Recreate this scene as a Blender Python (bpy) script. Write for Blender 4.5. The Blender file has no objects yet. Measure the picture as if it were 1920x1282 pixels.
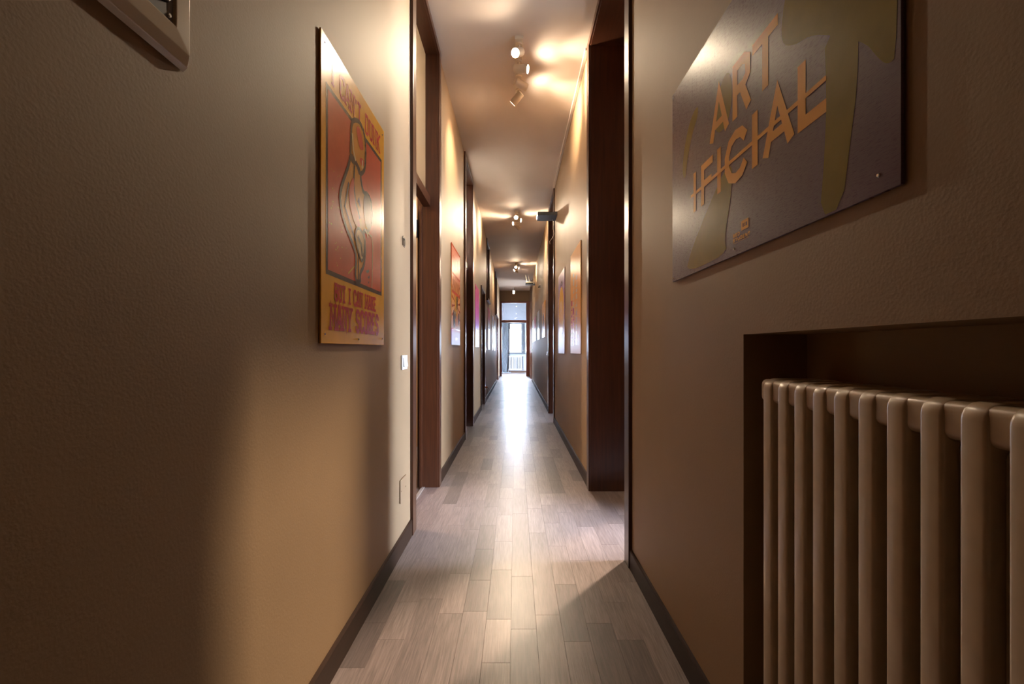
import bpy, bmesh, math, random
from mathutils import Vector, Matrix
random.seed(7)
C = bpy.context.scene.collection
SC = bpy.context.scene
PI = math.pi

# ------------------------------------------------------------------ camera, world, light levels
XL, XR, HC = -0.627, 0.592, 3.54            # corridor wall faces, ceiling height
cam_d = bpy.data.cameras.new('camera'); cam = bpy.data.objects.new('camera', cam_d); C.objects.link(cam)
cam.location = (0, 0, 1.11); cam.rotation_euler = (PI/2, 0, 0)
cam_d.lens = 16.0; cam_d.sensor_width = 36.0; cam_d.shift_x = -6/1920; cam_d.shift_y = 14/1920
cam_d.clip_start = 0.02; cam_d.clip_end = 200
SC.camera = cam
SC.view_settings.view_transform = 'Standard'; SC.view_settings.look = 'None'
SC.view_settings.exposure = 1.05; SC.view_settings.gamma = 1.0
SC.view_settings.use_curve_mapping = False

SKY = 62.0                                   # overcast sky outside the windows
LAMP = (1.0, 0.79, 0.55)                     # warm lamp colour
SPOT_W = 58.0                                # each ceiling spot head
SPILL_W = 9.5                               # wide spill of each head
world = bpy.data.worlds.new('overcast_sky'); SC.world = world; world.use_nodes = True
bg = world.node_tree.nodes['Background']; bg.inputs[0].default_value = (0.69, 0.81, 1.0, 1); bg.inputs[1].default_value = SKY
_t = world.node_tree; _tc = _t.nodes.new('ShaderNodeTexCoord'); _sp = _t.nodes.new('ShaderNodeSeparateXYZ'); _rp = _t.nodes.new('ShaderNodeValToRGB')
_mr = _t.nodes.new('ShaderNodeMapRange'); _mr.inputs[1].default_value = -0.12; _mr.inputs[2].default_value = -0.02
_rp.color_ramp.elements[0].color = (0.13, 0.14, 0.14, 1); _rp.color_ramp.elements[1].color = (0.69, 0.81, 1.0, 1)     # dull ground below the horizon
_t.links.new(_tc.outputs['Generated'], _sp.inputs[0]); _t.links.new(_sp.outputs[2], _mr.inputs[0]); _t.links.new(_mr.outputs[0], _rp.inputs[0]); _t.links.new(_rp.outputs[0], bg.inputs[0])

def portal(loc, rot, sx, sy):                # tells the sampler where a window lets the sky in
    d = bpy.data.lights.new('window_daylight', 'AREA'); d.shape = 'RECTANGLE'; d.size = sx; d.size_y = sy
    d.cycles.is_portal = True
    o = bpy.data.objects.new('window_daylight', d); o.location = loc; o.rotation_euler = rot; C.objects.link(o)
def spot(loc, direction, watt, angle, blend, color=LAMP, radius=0.02):
    d = bpy.data.lights.new('spot_light', 'SPOT'); d.energy = watt; d.spot_size = math.radians(angle); d.spot_blend = blend
    d.color = color; d.shadow_soft_size = radius
    o = bpy.data.objects.new('spot_light', d); o.location = loc
    o.rotation_euler = Vector(direction).to_track_quat('-Z', 'Y').to_euler(); C.objects.link(o)
    return o
def point(loc, watt, color, radius=0.06):
    d = bpy.data.lights.new('room_lamp', 'POINT'); d.energy = watt; d.color = color; d.shadow_soft_size = radius
    o = bpy.data.objects.new('room_lamp', d); o.location = loc; C.objects.link(o)

portal((0.08, 22.22, 1.66), (-PI/2, 0, 0), 0.80, 1.50)       # end room, window in view
portal((2.07, 2.315, 1.675), (0, PI/2, 0), 3.25, 0.73)         # first side room
portal((3.27, 7.25, 1.55), (0, PI/2, 0), 1.3, 0.5)           # second side room
portal((2.17, 16.6, 1.55), (0, PI/2, 0), 2.9, 1.2)          # third side room
spot((3.0, 5.2, 5.85), (-3.3, -3.7, -5.5), 1500, 32, 0.7, (1.0, 0.79, 0.57), 0.15)   # added unseen lamp in the invented stairwell, throws the warm band
point((-2.0, 3.2, 2.9), 90, (1.0, 0.78, 0.52))               # lamp of the room on the left

# ------------------------------------------------------------------ materials
def nodes_of(name):
    m = bpy.data.materials.new(name); m.use_nodes = True
    nt = m.node_tree; b = nt.nodes['Principled BSDF']
    return m, nt, b
def N(nt, t, **kw):
    n = nt.nodes.new(t)
    for k, v in kw.items():
        if k in n.inputs: n.inputs[k].default_value = v
        else: setattr(n, k, v)
    return n
def ramp(nt, stops):
    r = nt.nodes.new('ShaderNodeValToRGB'); e = r.color_ramp.elements
    while len(e) < len(stops): e.new(0.5)
    for i, (p, c) in enumerate(stops):
        e[i].position = p; e[i].color = (*c, 1)
    return r
def mat(name, col, rough=0.5, metal=0.0, var=0.06, scale=8.0, bump=0.0, bscale=200.0, stretch=None, spec=0.5, coat=0.0):
    m, nt, b = nodes_of(name); L = nt.links
    tc = N(nt, 'ShaderNodeTexCoord'); mp = N(nt, 'ShaderNodeMapping'); L.new(tc.outputs['Object'], mp.inputs[0])
    if stretch: mp.inputs['Scale'].default_value = stretch
    nz = N(nt, 'ShaderNodeTexNoise', Scale=scale, Detail=4.0); L.new(mp.outputs[0], nz.inputs['Vector'])
    lo = tuple(max(0, c*(1-var*2)) for c in col); hi = tuple(min(1, c*(1+var*2)) for c in col)
    r = ramp(nt, [(0.25, lo), (0.75, hi)]); L.new(nz.outputs['Fac'], r.inputs[0]); L.new(r.outputs[0], b.inputs['Base Color'])
    b.inputs['Roughness'].default_value = rough; b.inputs['Metallic'].default_value = metal
    b.inputs['Specular IOR Level'].default_value = spec; b.inputs['Coat Weight'].default_value = coat
    if bump:
        bn = N(nt, 'ShaderNodeTexNoise', Scale=bscale, Detail=3.0); L.new(tc.outputs['Object'], bn.inputs['Vector'])
        bp = N(nt, 'ShaderNodeBump', Strength=bump, Distance=0.004); L.new(bn.outputs['Fac'], bp.inputs['Height'])
        L.new(bp.outputs[0], b.inputs['Normal'])
    return m
def emit(name, col, s):
    m, nt, b = nodes_of(name); b.inputs['Base Color'].default_value = (*col, 1)
    b.inputs['Emission Color'].default_value = (*col, 1); b.inputs['Emission Strength'].default_value = s
    return m
def glass(name, tint, refl=0.08, frost=None):
    m, nt, b = nodes_of(name); nt.nodes.remove(b); L = nt.links
    out = nt.nodes['Material Output']
    if frost:
        t = N(nt, 'ShaderNodeBsdfTranslucent'); t.inputs[0].default_value = (*tint, 1)
    else:
        t = N(nt, 'ShaderNodeBsdfTransparent'); t.inputs[0].default_value = (*tint, 1)
    g = N(nt, 'ShaderNodeBsdfGlossy', Roughness=frost or 0.02)
    fr = N(nt, 'ShaderNodeFresnel', IOR=1.45); mx = N(nt, 'ShaderNodeMixShader')
    L.new(fr.outputs[0], mx.inputs[0]); L.new(t.outputs[0], mx.inputs[1]); L.new(g.outputs[0], mx.inputs[2])
    L.new(mx.outputs[0], out.inputs[0]); return m
def vramp(name, stops, height, rough=0.3, metal=0.0, horizontal=False, wob=0.0):     # printed colour run along a poster
    m, nt, b = nodes_of(name); L = nt.links
    tc = N(nt, 'ShaderNodeTexCoord'); sp = N(nt, 'ShaderNodeSeparateXYZ'); L.new(tc.outputs['Object'], sp.inputs[0])
    mu = N(nt, 'ShaderNodeMath', operation='MULTIPLY'); mu.inputs[1].default_value = 1/height
    L.new(sp.outputs[0 if horizontal else 1], mu.inputs[0])
    src = mu.outputs[0]
    if wob:
        nz = N(nt, 'ShaderNodeTexNoise', Scale=5.0); L.new(tc.outputs['Object'], nz.inputs['Vector'])
        ma = N(nt, 'ShaderNodeMath', operation='MULTIPLY_ADD'); ma.inputs[1].default_value = wob
        L.new(nz.outputs['Fac'], ma.inputs[0]); L.new(src, ma.inputs[2]); 
        su = N(nt, 'ShaderNodeMath', operation='SUBTRACT'); su.inputs[1].default_value = wob/2
        L.new(ma.outputs[0], su.inputs[0]); src = su.outputs[0]
    r = ramp(nt, stops); L.new(src, r.inputs[0]); L.new(r.outputs[0], b.inputs['Base Color'])
    b.inputs['Roughness'].default_value = 0.36; b.inputs['Metallic'].default_value = metal; b.inputs['Specular IOR Level'].default_value = 0.2
    return m
def wood_floor(name):
    m, nt, b = nodes_of(name); L = nt.links
    at = N(nt, 'ShaderNodeAttribute', attribute_name='tint'); tc = N(nt, 'ShaderNodeTexCoord')
    off = N(nt, 'ShaderNodeVectorMath', operation='SCALE'); off.inputs[0].default_value = (31, 17, 0); L.new(at.outputs['Fac'], off.inputs['Scale'])
    ad = N(nt, 'ShaderNodeVectorMath', operation='ADD'); L.new(tc.outputs['Object'], ad.inputs[0]); L.new(off.outputs[0], ad.inputs[1])
    mp = N(nt, 'ShaderNodeMapping'); mp.inputs['Scale'].default_value = (34, 2.2, 1); L.new(ad.outputs[0], mp.inputs[0])
    wv = N(nt, 'ShaderNodeTexNoise', Scale=3.0, Detail=6.0, Roughness=0.62, Distortion=0.6); L.new(mp.outputs[0], wv.inputs['Vector'])
    mp2 = N(nt, 'ShaderNodeMapping'); mp2.inputs['Scale'].default_value = (240, 7, 1); L.new(ad.outputs[0], mp2.inputs[0])
    fine = N(nt, 'ShaderNodeTexNoise', Scale=1.0, Detail=2.0); L.new(mp2.outputs[0], fine.inputs['Vector'])
    base = ramp(nt, [(0.0, (0.118, 0.090, 0.086)), (0.5, (0.225, 0.174, 0.166)), (1.0, (0.295, 0.232, 0.222))]); L.new(at.outputs['Fac'], base.inputs[0])
    gr = ramp(nt, [(0.36, (0.72, 0.72, 0.72)), (0.62, (1.1, 1.1, 1.1))]); L.new(wv.outputs['Fac'], gr.inputs[0])
    fr = ramp(nt, [(0.35, (0.80, 0.80, 0.80)), (0.6, (1.05, 1.05, 1.05))]); L.new(fine.outputs['Fac'], fr.inputs[0])
    m1 = N(nt, 'ShaderNodeMix', data_type='RGBA', blend_type='MULTIPLY'); m1.inputs[0].default_value = 1
    L.new(base.outputs[0], m1.inputs[6]); L.new(gr.outputs[0], m1.inputs[7])
    m2 = N(nt, 'ShaderNodeMix', data_type='RGBA', blend_type='MULTIPLY'); m2.inputs[0].default_value = 1
    L.new(m1.outputs[2], m2.inputs[6]); L.new(fr.outputs[0], m2.inputs[7]); L.new(m2.outputs[2], b.inputs['Base Color'])
    b.inputs['Roughness'].default_value = 0.37; b.inputs['Coat Weight'].default_value = 0.2; b.inputs['Coat Roughness'].default_value = 0.3
    bp = N(nt, 'ShaderNodeBump', Strength=0.25, Distance=0.0012); L.new(fine.outputs['Fac'], bp.inputs['Height']); L.new(bp.outputs[0], b.inputs['Normal'])
    return m
M = dict(
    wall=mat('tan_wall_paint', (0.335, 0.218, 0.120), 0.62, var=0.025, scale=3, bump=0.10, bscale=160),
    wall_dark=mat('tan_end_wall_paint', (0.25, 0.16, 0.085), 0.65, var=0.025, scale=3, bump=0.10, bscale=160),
    ceil=mat('cream_ceiling_paint', (0.62, 0.53, 0.46), 0.7, var=0.02, scale=2, bump=0.12, bscale=90),
    white=mat('white_room_paint', (0.60, 0.62, 0.66), 0.7, var=0.02, bump=0.1),
    greyblue=mat('pale_grey_blue_paint', (0.15, 0.163, 0.185), 0.7, var=0.02, bump=0.1),
    wood=mat('dark_walnut_wood', (0.056, 0.017, 0.0065), 0.32, var=0.16, scale=5, stretch=(14, 14, 0.7), coat=0.08),
    woodh=mat('dark_walnut_wood_soffit', (0.056, 0.017, 0.0065), 0.34, var=0.16, scale=5, stretch=(14, 0.7, 14), coat=0.08),
    wood_red=mat('reddish_walnut_wood', (0.22, 0.07, 0.05), 0.35, var=0.2, scale=5, stretch=(14, 14, 0.7)),
    base=mat('brown_skirting', (0.034, 0.015, 0.008), 0.5, var=0.1, stretch=(10, 1, 10), spec=0.2),
    floor=wood_floor('grey_brown_laminate'),
    cream=mat('cream_radiator_enamel', (0.56, 0.435, 0.31), 0.32, var=0.04, scale=30, coat=0.3),
    cream_white=mat('white_radiator_enamel', (0.30, 0.31, 0.32), 0.3, var=0.02),
    plastic=mat('white_plastic', (0.72, 0.70, 0.66), 0.3, var=0.02),
    box_white=mat('glossy_ivory_plastic', (0.75, 0.66, 0.53), 0.18, var=0.03, coat=0.5),
    grey=mat('grey_plastic', (0.17, 0.18, 0.21), 0.3, var=0.08),
    black=mat('black_plastic', (0.006, 0.006, 0.007), 0.12, var=0.1),
    steel=mat('steel', (0.6, 0.6, 0.6), 0.25, metal=1.0, var=0.05),
    lampm=mat('beige_lamp_enamel', (0.66, 0.55, 0.42), 0.4, var=0.03),
    lens=emit('lit_lamp_lens', (1.0, 0.86, 0.66), 30.0),
    lens_low=emit('lit_lamp_tube', (1.0, 0.93, 0.84), 3.0),
    slate=mat('dark_slate_metal', (0.07, 0.08, 0.095), 0.45, var=0.1),
    router=mat('pale_router_plastic', (0.72, 0.66, 0.56), 0.4),
    cord=mat('white_cord', (0.75, 0.68, 0.6), 0.5),
    winframe=mat('grey_blue_window_frame', (0.035, 0.042, 0.052), 0.4),
    blind=mat('pale_roller_blind', (0.62, 0.68, 0.72), 0.8),
    curtain=mat('grey_blue_curtain_cloth', (0.09, 0.105, 0.125), 0.85, var=0.08, stretch=(4, 4, 1)),
    glass=glass('clear_window_glass', (0.97, 0.98, 1.0)),
    frost=glass('frosted_transom_glass', (0.62, 0.56, 0.48), frost=0.25),
    orange=mat('orange_plug_plastic', (0.75, 0.25, 0.08), 0.4),
    ink=mat('dark_ink', (0.03, 0.022, 0.018), 0.4),
    stop=mat('pale_metal_strip', (0.62, 0.58, 0.55), 0.35, metal=0.6),
)

# ------------------------------------------------------------------ mesh helpers
def link(name, bm, m, parent=None, bevel=0.0, seg=1, smooth=False):
    if bevel:
        bmesh.ops.bevel(bm, geom=bm.edges[:], offset=bevel, segments=seg, affect='EDGES', profile=0.6)
    bmesh.ops.recalc_face_normals(bm, faces=bm.faces[:])
    me = bpy.data.meshes.new(name); bm.to_mesh(me); bm.free()
    if smooth:
        for p in me.polygons: p.use_smooth = True
    me.materials.append(m)
    o = bpy.data.objects.new(name, me); C.objects.link(o)
    if parent: o.parent = parent
    return o
def box(bm, x0, x1, y0, y1, z0, z1):
    r = bmesh.ops.create_cube(bm, size=1.0)
    for v in r['verts']:
        v.co = Vector(((x0+x1)/2+v.co.x*(x1-x0), (y0+y1)/2+v.co.y*(y1-y0), (z0+z1)/2+v.co.z*(z1-z0)))
    return r['verts']
def bx(name, b, m, parent=None, bevel=0.0, seg=1):
    bm = bmesh.new(); box(bm, *b); return link(name, bm, m, parent, bevel, seg)
def cyl(bm, p0, p1, r0, r1=None, n=20, caps=True):
    p0, p1 = Vector(p0), Vector(p1); d = p1-p0
    mt = Matrix.Translation((p0+p1)/2) @ d.to_track_quat('Z', 'Y').to_matrix().to_4x4()
    bmesh.ops.create_cone(bm, cap_ends=caps, segments=n, radius1=r0, radius2=r0 if r1 is None else r1, depth=d.length, matrix=mt)
def prism(bm, pts, h0, h1, axis='z'):          # polygon (a,b) extruded along an axis
    def at(a, b, h):
        return {'z': (a, b, h), 'y': (a, h, b), 'x': (h, a, b)}[axis]
    lo = [bm.verts.new(at(a, b, h0)) for a, b in pts]; hi = [bm.verts.new(at(a, b, h1)) for a, b in pts]
    bm.faces.new(lo); bm.faces.new(hi[::-1]); n = len(pts)
    for i in range(n): bm.faces.new((lo[i], lo[(i+1) % n], hi[(i+1) % n], hi[i]))
def tube(bm, pts, r, n=8):
    for a, b in zip(pts, pts[1:]): cyl(bm, a, b, r, n=n)
def empty(name, loc=(0, 0, 0), matrix=None):
    o = bpy.data.objects.new(name, None); C.objects.link(o); o.empty_display_size = 0.1
    if matrix is not None: o.matrix_world = matrix
    else: o.location = loc
    return o
def tag(o, label, cat, group=None):
    o['label'] = label; o['category'] = cat
    if group: o['group'] = group
    return o
def struct(o, label=None):
    o['kind'] = 'structure'
    if label: o['label'] = label
    return o
def copy_tree(o, parent=None):
    c = o.copy(); C.objects.link(c); c.parent = parent
    for ch in list(o.children):
        if ch.type == 'LIGHT': continue
        copy_tree(ch, c)
    return c

# ------------------------------------------------------------------ floor with planks, ceiling
fl = bx('floor', (-3.4, 4.45, -3.0, 22.25, -0.12, -0.0045), M['floor'])
a = fl.data.attributes.new('tint', 'FLOAT', 'FACE')
for i in range(len(fl.data.polygons)): a.data[i].value = 0.45
struct(fl, 'grey-brown laminate floor of the long corridor')
staves = []
PW = 0.1016
def lay(x0, x1, y0, y1):
    y = y0 - random.random()*0.5
    while y < y1:
        n = random.choice((0.26, 0.34, 0.42, 0.55, 0.7, 0.85)); a, b = max(y, y0), min(y+n, y1)
        t = min(1, max(0, random.gauss(0.55, 0.20)))
        if random.random() < 0.13: t = random.uniform(0.0, 0.2)
        if b-a > 0.05: staves.append((x0, x1, a, b, t))
        y += n
for k in range(12): lay(XL+k*PW, XL+(k+1)*PW, 1.15, 18.95)
for k in range(6): lay(XR+k*PW, XR+(k+1)*PW, 2.40, 3.56)
for k in range(2): lay(XL-0.11+k*0.055, XL-0.11+(k+1)*0.055, 2.81, 3.66)
staves.sort(key=lambda s: s[2])
def stave(bm, s):
    g = 0.0002; c = 0.0005; x0, x1, y0, y1, t = s; x0 += g; x1 -= g; y0 += g; y1 -= g
    lo = [bm.verts.new(p) for p in ((x0, y0, -0.0044), (x1, y0, -0.0044), (x1, y1, -0.0044), (x0, y1, -0.0044))]
    mi = [bm.verts.new(p) for p in ((x0, y0, -c), (x1, y0, -c), (x1, y1, -c), (x0, y1, -c))]
    hi = [bm.verts.new(p) for p in ((x0+c, y0+c, 0), (x1-c, y0+c, 0), (x1-c, y1-c, 0), (x0+c, y1-c, 0))]
    fs = [bm.faces.new(hi)]
    for i in range(4):
        j = (i+1) % 4
        fs.append(bm.faces.new((lo[i], lo[j], mi[j], mi[i]))); fs.append(bm.faces.new((mi[i], mi[j], hi[j], hi[i])))
    return fs
def planks(name, sts):
    bm = bmesh.new(); tints = []
    for s in sts: tints += [s[4]]*len(stave(bm, s))
    me = bpy.data.meshes.new(name); bm.to_mesh(me); bm.free(); me.materials.append(M['floor'])
    a = me.attributes.new('tint', 'FLOAT', 'FACE')
    for i, t in enumerate(tints): a.data[i].value = t
    o = bpy.data.objects.new(name, me); C.objects.link(o); o.parent = fl
    return o
for s in staves[:295]: planks('floor_plank', [s])
planks('far_floor_planks', staves[295:])['kind'] = 'stuff'
bm = bmesh.new()
box(bm, -3.4, 1.25, -3.0, 22.25, HC, HC+0.12); box(bm, 1.25, 4.45, -3.0, 2.92, HC, HC+0.12); box(bm, 1.25, 4.45, 6.0, 22.25, HC, HC+0.12)
struct(link('ceiling', bm, M['ceil']), 'cream corridor ceiling')

# ------------------------------------------------------------------ walls with door openings
TL, TR = 0.15, 0.30                             # wall thicknesses left / right
# doors: side, y0, y1 (clear opening), top, casing width
ZT = 3.485
DL = [(2.81, 3.66, ZT), (5.67, 6.58, ZT), (8.36, 9.22, 2.23), (15.45, 16.6, 2.23)]
TRANS_L = [(9.95, 10.85), (14.2, 15.2)]         # high transom openings in the left wall
DR = [(2.40, 3.56, ZT), (6.91, 7.90, ZT), (16.05, 17.25, ZT)]
def wall_run(side, ops, niche=None):
    bm = bmesh.new()
    x0, x1 = (XL-TL, XL) if side == 'left' else (XR, XR+TR)
    y = -3.0
    for y0, y1, z0, z1 in ops:
        box(bm, x0, x1, y, y0, 0, HC)
        if z0 > 0: box(bm, x0, x1, y0, y1, 0, z0)
        if z1 < HC: box(bm, x0, x1, y0, y1, z1, HC)
        y = y1
    box(bm, x0, x1, y, 18.95, 0, HC)
    return bm
j = 0.022
opsL = sorted([(a-j, b+j, 0, t+j) for a, b, t in DL] + [(a-j, b+j, 2.23-j, ZT+j) for a, b in TRANS_L])
struct(link('wall_left', wall_run('left', opsL), M['wall']), 'tan painted left corridor wall')
bm = wall_run('right', [(0.10, 1.18, 0, 1.149)] + [(a-j, b+j, 0, t+j) for a, b, t in DR])
box(bm, XR+0.165, XR+TR, 0.10, 1.18, 0, 1.149)  # back of the radiator niche
struct(link('wall_right', bm, M['wall']), 'tan painted right corridor wall with a radiator niche')
struct(bx('wall_back', (XL, XR, -3.0, -2.85, 0, HC), M['wall']))
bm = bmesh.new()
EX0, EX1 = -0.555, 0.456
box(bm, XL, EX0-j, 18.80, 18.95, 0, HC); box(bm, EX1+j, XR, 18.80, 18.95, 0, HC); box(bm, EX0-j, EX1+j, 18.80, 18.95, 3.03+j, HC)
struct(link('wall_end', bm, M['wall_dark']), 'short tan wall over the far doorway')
# side rooms
bm = bmesh.new()
box(bm, -3.35, -3.2, 2.2, 5.2, 0, HC); box(bm, -3.2, XL-TL, 2.05, 2.2, 0, HC); box(bm, -3.2, XL-TL, 5.2, 5.35, 0, HC)
struct(link('wall_side_room_left', bm, M['wall']))
def wall_with_windows(bm, axis, p0, p1, a0, a1, wins):   # plane wall with rectangular holes
    y = a0
    for (b0, b1, z0, z1) in wins:
        for lo, hi, zz0, zz1 in ((y, b0, 0, HC), (b0, b1, 0, z0), (b0, b1, z1, HC)):
            box(bm, *((p0, p1, lo, hi) if axis == 'x' else (lo, hi, p0, p1)), zz0, zz1)
        y = b1
    box(bm, *((p0, p1, y, a1) if axis == 'x' else (y, a1, p0, p1)), 0, HC)
bm = bmesh.new()
wall_with_windows(bm, 'x', 1.9, 2.05, 0.9, 2.8, [(1.95, 2.68, 0.05, 3.3)])  # invented vestibule, laid out to aim daylight onto the corridor floor
box(bm, 1.35, 3.75, 2.80, 2.92, 0, 6.3); box(bm, 3.6, 3.75, 2.92, 6.0, 0, 6.3); box(bm, XR+TR, 3.75, 6.0, 6.12, 0, 6.3)   # invented stairwell and partition, shaped for the light through the doorway
box(bm, 1.13, 1.25, 2.8, 6.12, HC+0.12, 6.3); box(bm, 1.13, 1.35, 2.8, 2.92, HC+0.12, 6.3); box(bm, 1.13, 3.75, 2.8, 6.12, 6.3, 6.42)
box(bm, XR+TR, 1.25, 1.9, 2.40-j, 0, HC); box(bm, XR+TR, 1.25, 3.56+j, 4.2, 0, HC); box(bm, XR+TR, 1.25, 2.40-j, 3.56+j, ZT+j, HC)   # deep passage
wall_with_windows(bm, 'x', 3.1, 3.25, 6.0, 10.5, [(7.0, 7.5, 0.90, 2.2)])
wall_with_windows(bm, 'x', 2.0, 2.15, 14.2, 18.95, [(16.0, 17.2, 0.10, 3.0)])
for y, x in ((0.9, 1.9), (10.38, 3.1), (14.2, 2.0), (18.83, 2.0)): box(bm, XR+TR, x, y, y+0.12, 0, HC)
struct(link('wall_side_room_right', bm, M['wall']))
# end room
bm = bmesh.new()
wall_with_windows(bm, 'y', 22.0, 22.2, -2.4, 2.6, [(-0.31, 0.46, 0.93, 2.40)])
box(bm, -2.55, -2.4, 18.95, 22.2, 0, HC); box(bm, 2.6, 2.75, 18.95, 22.2, 0, HC)
struct(link('wall_far_room', bm, M['greyblue']), 'pale wall of the bright room at the far end')

# ------------------------------------------------------------------ doors
num = [0]
def door(side, y0, y1, top, cw=0.095, depth=None, bar=None, leaf=None, transom=False, label=None, bottom=0.0, wood='wood'):
    num[0] += 1
    s = 1 if side == 'left' else -1             # direction from the wall into the corridor
    X = XL if side == 'left' else XR; T = TL if side == 'left' else TR
    W = M[wood]
    root = struct(empty('door_%d' % num[0], (X, (y0+y1)/2, bottom)), label)
    def part(name, xa, xb, ya, yb, za, zb, m=W, bev=0.003, parent=None):
        o = bx(name, (min(xa, xb)-X, max(xa, xb)-X, ya-(y0+y1)/2, yb-(y0+y1)/2, za-bottom, zb-bottom), m, parent or root, bev, 2); return o
    f = X+s*0.018; bk = X-s*(depth or T+0.01)
    ct = min(top+0.055, HC)                     # casing head reaches the ceiling
    part('jamb', X+s*0.004, bk, y0-0.02, y0, bottom, top+0.02); part('jamb', X+s*0.004, bk, y1, y1+0.02, bottom, top+0.02)
    part('head_jamb', X+s*0.004, bk, y0, y1, top, top+0.02, M['woodh'])
    part('casing', X, f, y0-cw, y0-0.004, bottom, ct); part('casing', X, f, y1+0.004, y1+cw, bottom, ct)
    part('head_casing', X, f, y0-0.004, y1+0.004, top+0.004, ct)
    if bar:
        xa, xb = X-s*0.055, X-s*0.115
        part('transom_bar', xa, xb, y0, y1, bar, bar+0.077)
        o = part('transom_pane', X-s*0.095, X-s*0.099, y0, y1, bar+0.077, top, M['frost'], 0)
    if transom:
        part('transom_panel', X-s*0.09, X-s*0.11, y0, y1, bottom+0.02, top)
        part('transom_sill', X, X+s*0.045, y0-cw, y1+cw, bottom-0.045, bottom+0.004, bev=0.004)
        part('sash_rail', X-s*0.07, X-s*0.09, y0, y1, bottom+0.02, bottom+0.09); part('sash_rail', X-s*0.07, X-s*0.09, y0, y1, top-0.07, top)
    if leaf == 'closed':
        lt = bar or top-0.004
        d = part('door_leaf', X-s*0.09, X-s*0.13, y0+0.004, y1-0.004, 0.008, lt-0.004)
        for za, zb in ((0.18, 0.95), (1.10, lt-0.15)):
            part('raised_panel', X-s*0.085, X-s*0.091, y0+0.12, y1-0.12, za, zb, bev=0.002, parent=d)
        bm = bmesh.new(); yh = y0+0.07-(y0+y1)/2; sx = -s
        cyl(bm, (sx*0.09, yh, 1.02), (sx*0.045, yh, 1.02), 0.010); cyl(bm, (sx*0.05, yh, 1.02), (sx*0.05, yh+0.11, 1.02), 0.008)
        box(bm, min(sx*0.091, sx*0.086), max(sx*0.091, sx*0.086), yh-0.02, yh+0.02, 0.93, 1.10)
        link('door_handle', bm, M['steel'], d)
    if leaf == 'open_room':
        yc = (y0+y1)/2
        d = bx('door_leaf', (-0.165-0.80, -0.165, y1-0.06-yc, y1-0.02-yc, 0.01, 2.24), W, root, 0.003, 2)
        for za, zb in ((0.2, 0.9), (1.08, 2.05)):
            bx('raised_panel', (-0.165-0.69, -0.165-0.11, y1-0.066-yc, y1-0.0595-yc, za, zb), W, d, 0.002)
        bx('door_lock', (-0.168, -0.150, y1-0.056-yc, y1-0.024-yc, 2.00, 2.14), M['black'], d, 0.002)
        bx('threshold', (-0.127, -0.100, y0-yc, y1-yc, 0.0, 0.006), M['stop'], root, 0.002)
        part('door_stop', X-s*0.12, X-s*0.14, y1-0.022, y1, 0, 2.26, bev=0.002)
    return root
door('left', *DL[0], bar=2.26, leaf='open_room', label='dark wooden doorway on the left with a glazed transom and an open door')
door('left', *DL[1], bar=2.26, leaf='closed', label='second dark door on the left, past the orange poster')
door('left', *DL[2], cw=0.06, leaf='closed', label='lower dark door on the left past the pink poster')
door('left', TRANS_L[0][0], TRANS_L[0][1], ZT, cw=0.05, transom=True, bottom=2.23, label='nearer dark transom high on the left wall')
door('left', TRANS_L[1][0], TRANS_L[1][1], ZT, cw=0.05, transom=True, bottom=2.23, label='farther dark transom high on the left wall')
door('left', *DL[3], cw=0.06, leaf='closed', label='last dark door on the left before the far doorway')
door('right', *DR[0], depth=0.665, label='wide dark wooden doorway on the right next to the large slogan poster')
door('right', *DR[1], label='second dark doorway on the right, under the grey box')
door('right', *DR[2], label='last dark doorway on the right before the far doorway')
# far doorway
root = struct(empty('door_10', (0, 18.8, 0)), 'reddish wooden doorway with transom at the end of the corridor')
R = M['wood_red']
bx('jamb', (XL-0, EX0, -0.02, 0.16, 0, 3.10), R, root, 0.004); bx('jamb', (EX1, XR, -0.02, 0.16, 0, 3.10), R, root, 0.004)
bx('head_jamb', (EX0, EX1, -0.02, 0.16, 3.03, 3.10), R, root, 0.004)
bx('transom_bar', (EX0, EX1, -0.015, 0.10, 2.22, 2.32), R, root, 0.004)
bx('transom_pane', (EX0, EX1, 0.05, 0.055, 2.32, 3.03), M['glass'], root)

# ------------------------------------------------------------------ skirting boards
def skirt(side, y0, y1):
    s = 1 if side == 'left' else -1; X = XL if side == 'left' else XR
    bm = bmesh.new(); t = 0.013; h = 0.096
    prism(bm, [(X, 0.0005), (X+s*t, 0.0005), (X+s*t, h-0.006), (X+s*0.008, h), (X, h)], y0, y1, 'y')
    struct(link('baseboard_'+side, bm, M['base']))
def runs(ops, cw, y0, y1):
    y = y0
    for (a, b) in ops:
        yield y, a-cw; y = b+cw
    yield y, y1
for a, b in runs([(DL[0][0]-.035, DL[0][1]+.035), (DL[1][0]-.035, DL[1][1]+.035), DL[2][:2], DL[3][:2]], 0.06, -2.85, 18.78): skirt('left', a, b)
for a, b in runs([(0.10+.0, 1.18), (DR[0][0]-.035, DR[0][1]+.035), (DR[1][0]-.035, DR[1][1]+.035), (DR[2][0]-.035, DR[2][1]+.035)], 0.06, -2.85, 18.78): skirt('right', a, b if b > 0.2 else b+0.06)

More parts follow.
